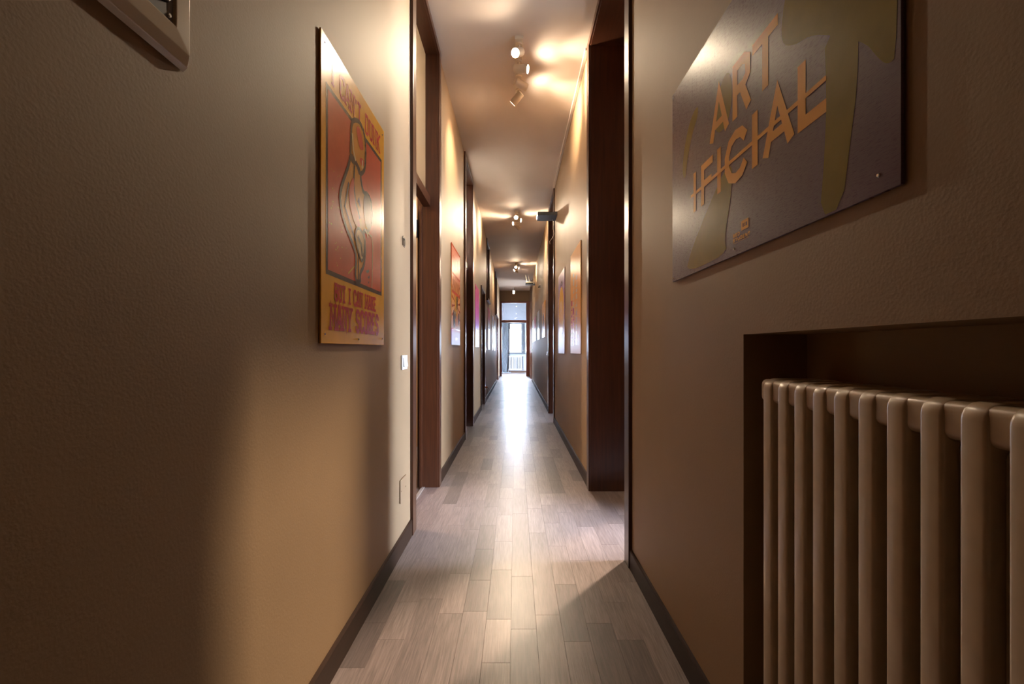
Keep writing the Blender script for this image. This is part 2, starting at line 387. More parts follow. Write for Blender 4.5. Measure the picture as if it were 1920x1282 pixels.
# ------------------------------------------------------------------ near radiator
PITCH = 0.0605
def section_mesh(zb, zt, d, ncol, wy, pitch):
    """one cast section: rounded outline in x-z with slots between the columns, rounded edges, thickness wy along y"""
    cw = 0.031; gap = (d-ncol*cw)/(ncol-1); hd = 0.060; bev = 0.006
    def rounded(x0, x1, z0, z1, r, n=5):
        out = []
        for cx, cz, a0 in ((x1-r, z1-r, 0), (x0+r, z1-r, 90), (x0+r, z0+r, 180), (x1-r, z0+r, 270)):
            for i in range(n+1):
                a = math.radians(a0+90*i/n); out.append((cx+r*math.cos(a), cz+r*math.sin(a)))
        return out
    cu = bpy.data.curves.new('section', 'CURVE'); cu.dimensions = '2D'; cu.fill_mode = 'BOTH'
    cu.extrude = wy/2-bev; cu.bevel_depth = bev; cu.bevel_resolution = 2; cu.offset = -bev
    outs = [rounded(0, d, zb, zt, 0.024)]
    for k in range(ncol-1):
        x = cw+k*(cw+gap); outs.append(rounded(x-.002, x+gap+.002, zb+hd, zt-hd, (gap+.004)*.46)[::-1])
    for pts in outs:
        sp = cu.splines.new('POLY'); sp.points.add(len(pts)-1); sp.use_cyclic_u = True
        for q, (x, z) in zip(sp.points, pts): q.co = (x, z, 0, 1)
    tmp = bpy.data.objects.new('section', cu); C.objects.link(tmp)
    me = bpy.data.meshes.new_from_object(tmp.evaluated_get(bpy.context.evaluated_depsgraph_get()))
    bpy.data.objects.remove(tmp); bpy.data.curves.remove(cu)
    bm = bmesh.new(); bm.from_mesh(me); bpy.data.meshes.remove(me)
    for v in bm.verts: v.co = Vector((v.co.x, -v.co.z, v.co.y))
    bmesh.ops.remove_doubles(bm, verts=bm.verts[:], dist=1e-5)
    for z in (zb, zt-hd):                                                   # bosses that meet the next section
        prism(bm, rounded(0.0045, d-0.0045, z+0.003, z+hd-0.003, 0.013), -pitch/2, pitch/2, 'y')
    return bm
def radiator(name, loc, rz, n, zb, zt, d, ncol, wy, pitch, m, hub_r=0.021):
    root = empty(name, loc); root.rotation_euler = (0, 0, rz)
    first = None
    for i in range(n):
        if first is None:
            bm = section_mesh(zb, zt, d, ncol, wy, pitch); first = o = link('section', bm, m, root, smooth=True); o.data.set_sharp_from_angle(angle=math.radians(35))
        else:
            o = first.copy(); C.objects.link(o); o.parent = root
        o.location = (0, -i*pitch, 0)
    for z in (zt-0.032, zb+0.032):
        bm = bmesh.new(); cyl(bm, (d/2, pitch/2-0.002, z), (d/2, pitch/2+0.008, z), hub_r*0.8, n=6); link('end_plug', bm, m, root)
    bm = bmesh.new()
    cyl(bm, (d/2, -(n-0.5)*pitch, zb+0.032), (d/2, -(n-0.5)*pitch-0.02, zb+0.032), 0.012); cyl(bm, (d/2, -(n-0.5)*pitch-0.02, zb+0.04), (d/2, -(n-0.5)*pitch-0.02, 0.0-loc[2]), 0.009)
    link('supply_pipe', bm, m, root)
    return root
rd = radiator('radiator', (XR+0.004, 1.078, 0), 0, 15, 0.16, 1.041, 0.135, 3, 0.037, PITCH, M['cream'])
tag(rd, 'cream cast column radiator set into the niche of the right wall', 'radiator')
for y in (0.4, 0.9):
    bx('wall_bracket', (0.13, 0.16, y-1.078-0.012, y-1.078+0.012, 0.85, 0.88), M['cream'], rd)

# ------------------------------------------------------------------ posters
def wall_matrix(side, y, z):
    if side == 'left': return Matrix(((0, 0, 1, XL+0.0015), (1, 0, 0, y), (0, 1, 0, z), (0, 0, 0, 1)))
    return Matrix(((0, 0, -1, XR-0.0015), (-1, 0, 0, y), (0, 1, 0, z), (0, 0, 0, 1)))
def flat(name, polys, h, m, parent, t=0.0003):       # thin printed shapes, polygon lists in (u, v)
    bm = bmesh.new()
    for i, p in enumerate(polys):
        vs = [bm.verts.new((u, v, h+t+(i%12)*2e-5)) for u, v in p]; f = bm.faces.new(vs); f.normal_update()
        if f.normal.z < 0: f.normal_flip()
    bmesh.ops.triangulate(bm, faces=bm.faces[:])
    me = bpy.data.meshes.new(name); bm.to_mesh(me); bm.free(); me.materials.append(m)
    o = bpy.data.objects.new(name, me); C.objects.link(o); o.parent = parent
    return o
def stroke(pts, w, closed=False):                    # polyline -> quads with mitred joints
    P = [Vector(p) for p in pts]; n = len(P); out = []; L = []; Rr = []
    for i in range(n):
        a = P[i-1] if (i > 0 or closed) else None; b = P[(i+1) % n] if (i < n-1 or closed) else None
        d0 = (P[i]-a).normalized() if a is not None else None; d1 = (b-P[i]).normalized() if b is not None else None
        if d0 is None: d0 = d1
        if d1 is None: d1 = d0
        n0 = Vector((-d0.y, d0.x)); n1 = Vector((-d1.y, d1.x)); mm = (n0+n1)
        mm = mm.normalized() if mm.length > 1e-4 else n0
        k = w/2/max(0.45, mm.dot(n0)); L.append(P[i]+mm*k); Rr.append(P[i]-mm*k)
    for i in range(n if closed else n-1):
        q = (i+1) % n; out.append([tuple(L[i]), tuple(Rr[i]), tuple(Rr[q]), tuple(L[q])])
    return out
# block letters: strokes in a unit cell (x 0..1, y 0..1)
GL = {
 'I': [[(.5, 0), (.5, 1)]], 'C': [[(.95, .72), (.95, .88), (.75, 1), (.3, 1), (.1, .88), (.1, .12), (.3, 0), (.75, 0), (.95, .12), (.95, .28)]],
 'A': [[(.0, 0), (.42, 1), (.58, 1), (1, 0)], [(.16, .3), (.84, .3)]], 'N': [[(.1, 0), (.1, 1), (.9, 0), (.9, 1)]],
 'T': [[(.5, 0), (.5, 1)], [(0, 1), (1, 1)]], "'": [[(.5, .75), (.5, 1)]],
 'D': [[(.1, 0), (.1, 1), (.65, 1), (.9, .85), (.9, .15), (.65, 0), (.1, 0)]], 'U': [[(.1, 1), (.1, .15), (.3, 0), (.7, 0), (.9, .15), (.9, 1)]],
 'K': [[(.1, 0), (.1, 1)], [(.95, 1), (.2, .48)], [(.4, .6), (.95, 0)]],
 'B': [[(.1, 0), (.1, 1), (.7, 1), (.88, .88), (.88, .65), (.7, .53), (.1, .53)], [(.7, .53), (.92, .42), (.92, .12), (.7, 0), (.1, 0)]],
 'M': [[(.02, 0), (.12, 1), (.5, .25), (.88, 1), (.98, 0)]], 'E': [[(.95, 1), (.1, 1), (.1, 0), (.95, 0)], [(.1, .52), (.75, .52)]],
 'Y': [[(0, 1), (.5, .45), (1, 1)], [(.5, .45), (.5, 0)]], 'O': [[(.5, 0), (.25, 0), (.1, .13), (.1, .87), (.25, 1), (.75, 1), (.9, .87), (.9, .13), (.75, 0), (.5, 0)]],
 'S': [[(.92, .74), (.92, .88), (.72, 1), (.28, 1), (.1, .88), (.1, .64), (.28, .54), (.72, .48), (.9, .36), (.9, .12), (.72, 0), (.28, 0), (.08, .12), (.08, .26)]],
 'R': [[(.1, 0), (.1, 1), (.7, 1), (.9, .87), (.9, .62), (.7, .5), (.1, .5)], [(.55, .5), (.95, 0)]],
 '1': [[(.15, .75), (.55, 1), (.55, 0)]], '0': [[(.5, 0), (.2, .05), (.08, .3), (.08, .7), (.2, .95), (.5, 1), (.8, .95), (.92, .7), (.92, .3), (.8, .05), (.5, 0)]],
}
SERIF = {'I': [(.5, 0), (.5, 1)], 'N': [(.1, 0), (.1, 1), (.9, 1)], 'K': [(.1, 0), (.1, 1), (.95, 0), (.95, 1)], 'A': [(0, 0), (1, 0)], 'M': [(.02, 0), (.98, 0), (.12, 1), (.88, 1)],
         'U': [(.1, 1), (.9, 1)], 'T': [(.5, 0)], 'Y': [(.5, 0), (0, 1), (1, 1)], 'R': [(.1, 0), (.95, 0)]}
def letters(parent, m, t, *rows):
    for row in rows:
        for q in row:
            flat('letter', q, PT, m, parent, t)
def text(s, u0, u1, v0, v1, w, serif=False, spacing=0.32):
    wid = {'I': 0.45, "'": 0.3, ' ': 0.7, 'M': 1.3, '1': 0.7}
    tot = sum(wid.get(c, 1.0) for c in s)+spacing*(len(s)-1); k = (u1-u0)/tot; x = u0; H = v1-v0-w; res = []
    for c in s:
        cw = wid.get(c, 1.0)*k; out = []
        for st in GL.get(c, []): out += stroke([(x+p*cw, v0+w/2+q*H) for p, q in st], w)
        if serif:
            for p, q in SERIF.get(c, []):
                cx = x+p*cw; cy = v0+w/2+q*H
                out.append([(cx-w*.95, cy-w*.35), (cx+w*.95, cy-w*.35), (cx+w*.95, cy+w*.35), (cx-w*.95, cy+w*.35)])
        x += cw+spacing*k
        if out: res.append(out)
    return res
def ell(cx, cy, rx, ry, n=28, rot=0):
    c, s = math.cos(rot), math.sin(rot)
    return [(cx+rx*math.cos(a)*c-ry*math.sin(a)*s, cy+rx*math.cos(a)*s+ry*math.sin(a)*c) for a in (2*PI*i/n for i in range(n))]
def smooth_poly(pts, it=2):                          # rounds a polygon (corner cutting)
    for _ in range(it):
        q = []
        for i in range(len(pts)):
            a, b = pts[i], pts[(i+1) % len(pts)]
            q += [(a[0]*.75+b[0]*.25, a[1]*.75+b[1]*.25), (a[0]*.25+b[0]*.75, a[1]*.25+b[1]*.75)]
        pts = q
    return pts
def rect(u0, u1, v0, v1): return [(u0, v0), (u1, v0), (u1, v1), (u0, v1)]
PT = 0.006                                           # panel thickness with its back spacer
def poster(side, y, z, w, h, m, label, edge=None):
    root = empty('poster', matrix=wall_matrix(side, y, z)); tag(root, label, 'poster')
    bm = bmesh.new(); box(bm, 0, w, 0, h, 0.0, PT); link('panel', bm, m, root, 0.0008)
    return root
def nails(root, pts):
    for u, v in pts:
        bm = bmesh.new(); cyl(bm, (u, v, PT), (u, v, PT+0.002), 0.004, 0.0025, 10); link('nail', bm, M['steel'], root)
def ink(name, col, rough=0.2, metal=0.0, var=0.04): return mat(name, col, 0.26, 0.0, var, 12, spec=0.12)
yel = ink('yellow_print', (0.90, 0.46, 0.035), 0.3); red = ink('red_print', (0.64, 0.095, 0.04), 0.32)
brn = ink('dark_brown_print', (0.075, 0.04, 0.025), 0.32); rose = ink('crimson_print', (0.58, 0.05, 0.03), 0.32)
crm = ink('cream_print', (0.78, 0.58, 0.30), 0.32); org = ink('orange_print', (0.66, 0.30, 0.04), 0.32)

# -- first poster on the left
p = poster('left', 1.452, 1.130, 0.695, 1.008, yel, 'yellow and red slogan poster with a drawn figure, nearest on the left wall')
flat('picture_border', [rect(.036, .657, .228, .857)], PT, brn, p)
flat('picture_ground', [rect(.052, .641, .244, .841)], PT, red, p, .0006)
head = smooth_poly([(.269, .842), (.316, .873), (.365, .885), (.417, .865), (.433, .816), (.425, .74), (.41, .709), (.358, .673), (.322, .708), (.282, .694), (.256, .704), (.262, .778)], 1)
body = smooth_poly([(.262, .715), (.236, .66), (.205, .615), (.165, .555), (.151, .505), (.19, .442), (.298, .37), (.32, .343), (.305, .246), (.365, .246), (.361, .283), (.405, .317), (.424, .365), (.421, .441), (.397, .462), (.472, .476), (.516, .545), (.507, .611), (.455, .633), (.405, .616), (.375, .65), (.365, .69), (.32, .705)], 1)
def grow(poly, g):
    cx = sum(a for a, b in poly)/len(poly); cy = sum(b for a, b in poly)/len(poly)
    return [(cx+(a-cx)*g, cy+(b-cy)*g) for a, b in poly]
ol = []
for q in (head, body): ol += stroke(q, .018, True)
flat('figure', [head, body], PT, org, p, .0009)
flat('figure_outline', ol + [smooth_poly([(.405, .616), (.455, .64), (.522, .585), (.512, .52), (.472, .476), (.43, .49), (.40, .54)])]
     + stroke([(.24, .60), (.20, .50), (.31, .40)], .012) + stroke([(.30, .69), (.29, .62), (.31, .55), (.36, .50)], .014)
     + stroke([(.345, .36), (.34, .25)], .012) + [[(.33, .56), (.37, .545), (.35, .585)]]
     + [[(.43, .305), (.47, .318), (.475, .308), (.45, .298)], [(.455, .28), (.48, .296), (.478, .28)], [(.46, .262), (.475, .27), (.472, .258)]], PT, brn, p, .0012)
flat('figure_shade', [smooth_poly([(.316, .851), (.365, .865), (.413, .797), (.365, .775), (.335, .80)]), smooth_poly([(.255, .605), (.295, .65), (.292, .564), (.345, .51), (.365, .466), (.315, .455), (.262, .495), (.235, .55)]),
                      smooth_poly([(.355, .745), (.41, .755), (.405, .725), (.37, .715)])], PT, red, p, .0015)
flat('pale_hand', [smooth_poly([(.345, .462), (.40, .448), (.42, .41), (.39, .325), (.345, .36), (.305, .41), (.315, .445)])], PT, crm, p, .0018)
flat('pale_contour', stroke([(.455, .47), (.505, .465), (.522, .43), (.511, .246)], .008), PT, crm, p, .0018)
flat('pale_strap', stroke([(.275, .80), (.285, .74), (.31, .71)], .014), PT, crm, p, .0018)
flat('pale_chin', stroke([(.385, .71), (.39, .745)], .012), PT, crm, p, .0018)
flat('pale_fingers', stroke([(.415, .475), (.445, .465), (.46, .45)], .012), PT, crm, p, .0018)
flat('hand_outline', stroke(smooth_poly([(.345, .462), (.40, .448), (.42, .41), (.39, .325), (.345, .36), (.305, .41), (.315, .445)]), .012, True) + stroke([(.335, .425), (.375, .40), (.385, .355)], .016), PT, brn, p, .0021)
flat('paint_specks', [ell(random.uniform(.06, .24), random.uniform(.26, .60), random.uniform(.001, .004), random.uniform(.001, .004), 6) for _ in range(40)] + stroke([(.235, .262), (.30, .30)], .006), PT, org, p, .0010)['kind'] = 'stuff'
letters(p, rose, .0006, text("I CAN'T DUNK", .085, .625, .872, .958, .013, True), text('BUT I CAN MAKE', .110, .570, .145, .210, .012, True), text('MANY SCORES', .072, .605, .043, .138, .016, True))
nails(p, [(.03, .03), (.35, .02), (.67, .03), (.03, .98), (.67, .98)])

# -- second left: comic panels in orange
m2 = vramp('comic_print', [(0.0, (.42, .36, .62)), (.13, (.50, .30, .60)), (.155, (.62, .20, .42)), (.17, (.75, .50, .45)), (.30, (.80, .45, .22)), (.5, (.85, .42, .06)), (.75, (.75, .20, .08)), (1, (.70, .12, .05))], 1.0, 0.3, wob=.02)
p = poster('left', 4.44, 1.157, 0.67, 1.0, m2, 'tall orange and red comic-strip poster between the first two left doors')
rays = []
for i in range(22):
    a = 2*PI*i/22+.1; r = random.uniform(.28, .40); c = (.35, .42)
    e = (max(.01, min(.66, c[0]+r*math.cos(a)*1.0)), max(.17, min(.66, c[1]+r*math.sin(a))))
    dx, dy = -math.sin(a)*.014, math.cos(a)*.014
    rays.append([(c[0]+.05*math.cos(a), c[1]+.05*math.sin(a)), (e[0]+dx, e[1]+dy), (e[0]-dx, e[1]-dy)])
flat('burst_rays', rays, PT, ink('dark_red_print', (.45, .08, .02)), p)
flat('burst_core', [ell(.35, .42, .11, .12), [(.12, .24), (.26, .22), (.40, .36), (.30, .42)]], PT, ink('yellow_burst_print', (.90, .50, .06)), p, .0006)
flat('dark_figures', [smooth_poly([(.38, .56), (.46, .52), (.44, .38), (.36, .36), (.34, .46)]), smooth_poly([(.10, .36), (.22, .34), (.28, .22), (.16, .16), (.08, .22)]), smooth_poly([(.50, .34), (.60, .36), (.63, .24), (.52, .20)]),
                      smooth_poly([(.26, .36), (.32, .33), (.30, .26), (.24, .28)])], PT, brn, p, .0009)
flat('panel_lines', [rect(0.004, .666, .70, .722), rect(.004, .666, .515, .545), rect(.004, .666, .155, .166), rect(.004, .018, .17, .99), rect(.652, .666, .17, .99), rect(.004, .666, .975, .996)]
     + [rect(u, u+.010, .545, .70) for u in (.12, .27, .40, .55)] + [rect(u, u+.016, .80, .90) for u in (.10, .20, .30, .42, .54)], PT, red, p, .0009)
flat('caption_block', [rect(.28, .42, .05, .075)], PT, ink('pale_print', (.8, .7, .8)), p, .0006)

# -- third left: pink to violet
m3 = vramp('pink_violet_print', [(0, (.72, .66, .80)), (.18, (.60, .50, .75)), (.32, (.32, .13, .48)), (.55, (.70, .10, .35)), (1, (.80, .09, .22))], 0.98, 0.3, wob=.08)
p = poster('left', 7.09, 1.150, 0.71, 0.98, m3, 'pink and violet poster with a pale foot, beyond the second left door')
flat('corner_mark', [ell(.06, .93, .03, .03, 14)], PT, brn, p)
flat('pale_rows', [rect(.20, .62, v, v+.018) for v in (.10, .14, .18, .22, .26)], PT, ink('lavender_print', (.80, .74, .86)), p)

# -- remaining left posters
m4 = vramp('pink_grey_print', [(0, (.80, .82, .86)), (.45, (.72, .74, .78)), (.62, (.38, .36, .40)), (.74, (.45, .10, .22)), (1, (.55, .08, .20))], 0.97, 0.3)
p = poster('left', 10.40, 1.105, 0.74, 0.97, m4, 'poster with a crimson top fading to white, under the nearer left transom')
flat('dark_bar', [rect(.20, .55, .50, .53)], PT, brn, p)
m5 = vramp('white_print', [(0, (.82, .83, .85)), (1, (.74, .70, .66))], 0.95, 0.3)
p = poster('left', 12.25, 1.09, 0.70, 0.95, m5, 'white poster with a dark upright bar at its upper left')
flat('dark_bar', [rect(.06, .22, .62, .93)], PT, brn, p)
p = poster('left', 13.40, 1.08, 0.70, 0.92, vramp('blue_white_print', [(0, (.80, .84, .90)), (.7, (.62, .70, .78)), (1, (.3, .33, .36))], 0.92, 0.3), 'bluish white poster beside the farther left transom, last on the left wall')
flat('pale_block', [rect(.15, .55, .2, .55)], PT, ink('bright_print', (.85, .87, .9)), p)

# -- large slogan poster on the right
m, nt, b = nodes_of('brushed_violet_print'); L = nt.links
tc = N(nt, 'ShaderNodeTexCoord'); mp = N(nt, 'ShaderNodeMapping'); mp.inputs['Scale'].default_value = (60, 900, 1); L.new(tc.outputs['Object'], mp.inputs[0])
nz = N(nt, 'ShaderNodeTexNoise', Scale=1.0, Detail=3.0); L.new(mp.outputs[0], nz.inputs['Vector'])
n2 = N(nt, 'ShaderNodeTexNoise', Scale=3.2, Detail=2.0); L.new(tc.outputs['Object'], n2.inputs['Vector'])
r = ramp(nt, [(.35, (.125, .075, .115)), (.7, (.17, .10, .15))]); L.new(n2.outputs['Fac'], r.inputs[0]); L.new(r.outputs[0], b.inputs['Base Color'])
rr = ramp(nt, [(.3, (.25,)*3), (.7, (.33,)*3)]); L.new(nz.outputs['Fac'], rr.inputs[0]); L.new(rr.outputs[0], b.inputs['Roughness'])
b.inputs['Specular IOR Level'].default_value = 0.2
violet = m
olive = ink('olive_print', (.27, .205, .03), .36, .3, .06); amber = ink('amber_print', (.95, .49, .13), .45)
p = poster('right', 1.692, 1.360, 1.003, 0.692, violet, 'large violet and olive slogan poster with amber lettering above the radiator')
band = smooth_poly([(.832, .35), (.918, .30), (.915, .20), (.900, .12), (.879, .004), (.819, .004), (.832, .112), (.838, .22)], 1)
cloud = smooth_poly([(.690, .42), (.700, .50), (.735, .56), (.80, .60), (.86, .685), (.997, .685), (.998, .20), (.978, .195), (.955, .225), (.938, .255), (.90, .29), (.80, .37), (.74, .385)], 2)
flat('olive_shapes', [band, cloud, smooth_poly([(.10, .36), (.115, .44), (.17, .515), (.235, .535), (.24, .50), (.19, .46), (.15, .40), (.13, .33)], 2),
                      smooth_poly([(.36, .38), (.36, .46), (.42, .52), (.46, .50), (.47, .42), (.43, .36)], 2), smooth_poly([(.14, .012), (.16, .06), (.30, .17), (.42, .25), (.47, .25), (.46, .16), (.42, .06), (.44, .012)], 2)], PT, olive, p)
W = .026
def A(x0, xm, x1, y0, y1, w, bar):
    return stroke([(x0, y0), (xm, y1), (x1, y0)], w) + stroke([(x0+(xm-x0)*bar+.003, y0+(y1-y0)*bar), (x1-(x1-xm)*bar-.003, y0+(y1-y0)*bar)], w*.8)
flat('letter', A(.338, .387, .437, .362, .490, W, .30), PT, amber, p, .0006)
flat('letter', stroke([(.482, .362), (.482, .496), (.528, .496), (.549, .482), (.549, .446), (.528, .431), (.482, .431)], W) + stroke([(.518, .431), (.554, .362)], W), PT, amber, p, .0006)
flat('letter', stroke([(.572, .485), (.680, .485)], W) + stroke([(.629, .485), (.629, .360)], W), PT, amber, p, .0006)
flat('letter', stroke([(.212, .325), (.212, .198)], .020), PT, amber, p, .0006)
flat('letter', stroke([(.347, .315), (.274, .315), (.274, .199)], .022) + stroke([(.274, .264), (.338, .264)], .018), PT, amber, p, .0006)
flat('letter', stroke([(.388, .327), (.388, .198)], .023), PT, amber, p, .0006)
flat('letter', stroke([(.538, .293), (.516, .314), (.485, .319), (.455, .308), (.437, .278), (.437, .244), (.455, .215), (.485, .204), (.516, .210), (.538, .231)], W), PT, amber, p, .0006)
flat('letter', stroke([(.583, .328), (.583, .195)], W), PT, amber, p, .0006)
flat('letter', A(.630, .678, .728, .196, .322, W, .30), PT, amber, p, .0006)
flat('letter', stroke([(.764, .333), (.764, .209), (.838, .209)], W), PT, amber, p, .0006)
flat('strike_line', stroke([(.180, .256), (.838, .260)], .010), PT, amber, p, .0010)
# small emblem and two-line name
flat('emblem', stroke([(.520, .060), (.520, .077), (.549, .077), (.549, .060)], .0075, True) + text('B', .529, .540, .062, .075, .0025)[0], PT, amber, p, .0006)
flat('name_lettering', sum(text('BED', .472, .508, .0475, .0575, .003) + text('STUDENT', .472, .560, .035, .045, .003), []) + [rect(.472, .556, .0315, .0322)], PT, amber, p, .0006)['kind'] = 'stuff'
nails(p, [(.012, .012), (.478, .018), (.960, .03), (.012, .68), (.96, .67)])

# -- tall orange poster and oval poster on the right
mo = vramp('orange_lilac_print', [(0, (.72, .50, .52)), (.14, (.70, .42, .50)), (.28, (.78, .42, .14)), (.6, (.80, .38, .04)), (1, (.80, .42, .09))], 1.02, .3)
p = poster('right', 4.81, 1.070, 0.74, 1.02, mo, 'tall orange poster with two upright rows of pale marks, right wall')
def column(u, v0, v1, w):
    out = []; v = v0
    while v < v1:
        h = random.uniform(.03, .07); out += [rect(u, u+w, v, v+h*.45), rect(u+random.choice((0, w*.6)), u+w, v+h*.45, v+h)] if random.random() < .6 else [rect(u, u+w, v, v+h)]; v += h+.015
    return out
ow = ink('off_white_print', (.92, .84, .74))
for c in (column(.20, .42, .78, .10), column(.42, .40, .74, .10)): flat('mark_row', c, PT, ow, p)['kind'] = 'stuff'
mg = ink('magenta_print', (.65, .12, .40))
for c in (column(.20, .08, .40, .09), column(.08, .08, .52, .07)): flat('mark_row', c, PT, mg, p)['kind'] = 'stuff'
pk = ink('pink_white_print', (.85, .66, .70))
for c in (column(.42, .08, .38, .10), column(.56, .08, .18, .06)): flat('mark_row', c, PT, pk, p)['kind'] = 'stuff'
mv = vramp('lilac_print', [(0, (.50, .36, .62)), (.25, (.70, .58, .70)), (.6, (.50, .30, .42)), (.85, (.30, .17, .33)), (1, (.68, .56, .62))], 1.03, .3, wob=.15)
p = poster('right', 6.16, 1.060, 0.76, 1.03, mv, 'lilac poster with a big orange oval, beside the second right doorway')
flat('orange_oval', [ell(.38, .54, .31, .30, 36)], PT, ink('amber_oval_print', (.85, .45, .05)), p)
ps = ink('pale_stroke_print', (.85, .68, .42))
for u in (.28, .41): flat('centre_stroke', [rect(u, u+.03, .52, .66)], PT, ps, p, .0006)
flat('dark_crown', [smooth_poly([(.2, .84), (.38, .93), (.56, .88), (.5, .845), (.38, .86)])], PT, ink('plum_print', (.12, .05, .12)), p, .0006)
flat('pale_foot', [rect(.30, .42, .20, .26)], PT, ink('pale_lilac_print', (.78, .70, .78)), p, .0006)
# -- far right landscape posters
p = poster('right', 9.90, 1.36, 1.0, 0.72, vramp('orange_landscape_print', [(0, (.78, .74, .78)), (.22, (.70, .50, .42)), (.4, (.78, .38, .08)), (1, (.80, .40, .06))], .72, .3, wob=.1), 'wide orange poster with a dark face shape, past the second right doorway')
flat('dark_face', [smooth_poly([(.35, .42), (.55, .52), (.72, .40), (.66, .22), (.45, .18)])], PT, ink('maroon_print', (.30, .07, .10)), p)
flat('dark_shapes', [smooth_poly([(.38, .20), (.60, .24), (.7, .12), (.45, .08)])], PT, brn, p, .0006)
p = poster('right', 11.98, 1.36, 1.0, 0.72, m5, 'wide white poster with a dark upright figure on the right wall')
flat('dark_figure', [smooth_poly([(.36, .10), (.34, .30), (.42, .46), (.52, .50), (.60, .36), (.60, .10)])], PT, ink('grey_print', (.10, .11, .13)), p)
p = poster('right', 14.02, 1.36, 1.0, 0.71, vramp('crimson_white_print', [(0, (.84, .84, .87)), (.50, (.82, .80, .84)), (.56, (.72, .12, .25)), (1, (.72, .10, .22))], .71, .3), 'wide poster with a crimson upper half, third from last on the right')
flat('pale_spot', [ell(.5, .5, .12, .08)], PT, ink('rose_print', (.8, .3, .38)), p)
p = poster('right', 15.35, 1.35, 0.9, 0.71, vramp('pale_blue_print', [(0, (.82, .85, .9)), (1, (.70, .72, .76))], .71, .3), 'plain pale poster next to the last right doorway')
flat('grey_block', [rect(.2, .7, .25, .5)], PT, ink('silver_print', (.55, .6, .66)), p)

# ------------------------------------------------------------------ things on the near left wall
# ivory wall box (top left corner of the picture): local u = +y, v = +z, n = out of the wall
p = empty('wall_box', matrix=wall_matrix('left', 0.50, 1.632)); tag(p, 'glossy ivory wall box with a recessed grey panel, high on the near left wall', 'wall box')
bm = bmesh.new(); w, h = 0.358, 0.30
def ring(o, i, zo, zi):
    a = [bm.verts.new((u, v, zo)) for u, v in o]; b2 = [bm.verts.new((u, v, zi)) for u, v in i]
    for k in range(4): bm.faces.new((a[k], a[(k+1) % 4], b2[(k+1) % 4], b2[k]))
O0 = rect(0, w, 0, h); O1 = rect(.003, w-.003, .006, h-.006); O2 = rect(.008, w-.006, .026, h-.026); I0 = rect(.045, w-.043, .056, h-.056); I1 = rect(.048, w-.046, .059, h-.059)
ring(O0, O1, 0, .011); ring(O1, O2, .011, .017); ring(O2, I0, .017, .019); ring(I0, I1, .019, .0135)
bmesh.ops.remove_doubles(bm, verts=bm.verts[:], dist=1e-5)
link('frame', bm, M['box_white'], p, 0.002, 2)
bm = bmesh.new(); box(bm, .044, w-.042, .055, h-.055, .002, .0145); link('recessed_plate', bm, M['grey'], p, .001)
bm = bmesh.new(); cyl(bm, (w-.078, .108, .0145), (w-.078, .108, .021), .029, .026, 32); link('dial', bm, M['black'], p, .001)
bm = bmesh.new(); cyl(bm, (w-.054, .068, .0145), (w-.054, .068, .0165), .004, .003, 12); link('screw', bm, M['steel'], p)

def switch(side, y, z, label, cat='switch', rockers=3, w=0.12, h=0.08):
    r = empty('light_switch', matrix=wall_matrix(side, y, z)); tag(r, label, cat)
    bm = bmesh.new(); box(bm, 0, w, 0, h, 0, .008); link('cover_plate', bm, M['plastic'], r, .002, 2)
    k = (w-.036)/rockers
    for i in range(rockers):
        bm = bmesh.new(); prism(bm, [(.016, .0075), (h-.016, .0075), (h-.016, .010), (.016, .016)], .018+i*k+.001, .018+(i+1)*k-.001, 'x')
        link('rocker', bm, M['plastic'], r)
    return r
switch('left', 2.49, 0.998, 'white switch plate with rockers beside the first left door', rockers=3)
switch('left', 9.45, 1.08, 'small white switch on the left wall past the lower dark door', rockers=2)
switch('right', 8.34, 0.99, 'small white switch on the right wall past the second doorway', rockers=2)
r = empty('blanking_plate', matrix=wall_matrix('left', 2.46, .275)); tag(r, 'square tan cover plate low on the wall beside the first left door', 'cover plate')
bm = bmesh.new(); box(bm, 0, .13, 0, .125, 0, .006); link('plate', bm, M['wall'], r, .0015)
for u in (.02, .11):
    bm = bmesh.new(); cyl(bm, (u, .0625, .006), (u, .0625, .0075), .004, n=10); link('screw', bm, M['wall'], r)
r = empty('room_number', matrix=wall_matrix('left', 2.515, 1.685)); tag(r, 'small dark room number 10 beside the first left door', 'room number')
for c, u in (('1', 0.0), ('0', .035)):
    bm = bmesh.new()
    for q in text(c, u, u+.028, 0, .055, .007)[0]: prism(bm, q, 0, .003)
    link('digit', bm, M['ink'], r)
r = empty('wall_outlet', matrix=wall_matrix('left', 9.38, .29)); tag(r, 'small white wall outlet low on the left wall', 'outlet')
bm = bmesh.new(); box(bm, 0, .12, 0, .08, 0, .008); link('cover_plate', bm, M['plastic'], r, .002)
bm = bmesh.new(); cyl(bm, (.035, .04, .008), (.035, .04, .010), .017); link('socket', bm, M['grey'], r)
r = empty('plug', matrix=wall_matrix('left', 9.46, .325)); tag(r, 'orange plug stuck in the low wall outlet', 'plug')
bm = bmesh.new(); cyl(bm, (0, 0, .008), (0, 0, .05), .022, .017, 16); link('plug_body', bm, M['orange'], r)
bm = bmesh.new(); tube(bm, [(0, 0, .05), (0, -.02, .065), (0.01, -.08, .05), (.02, -.15, .03)], .005); link('plug_cord', bm, M['black'], r)

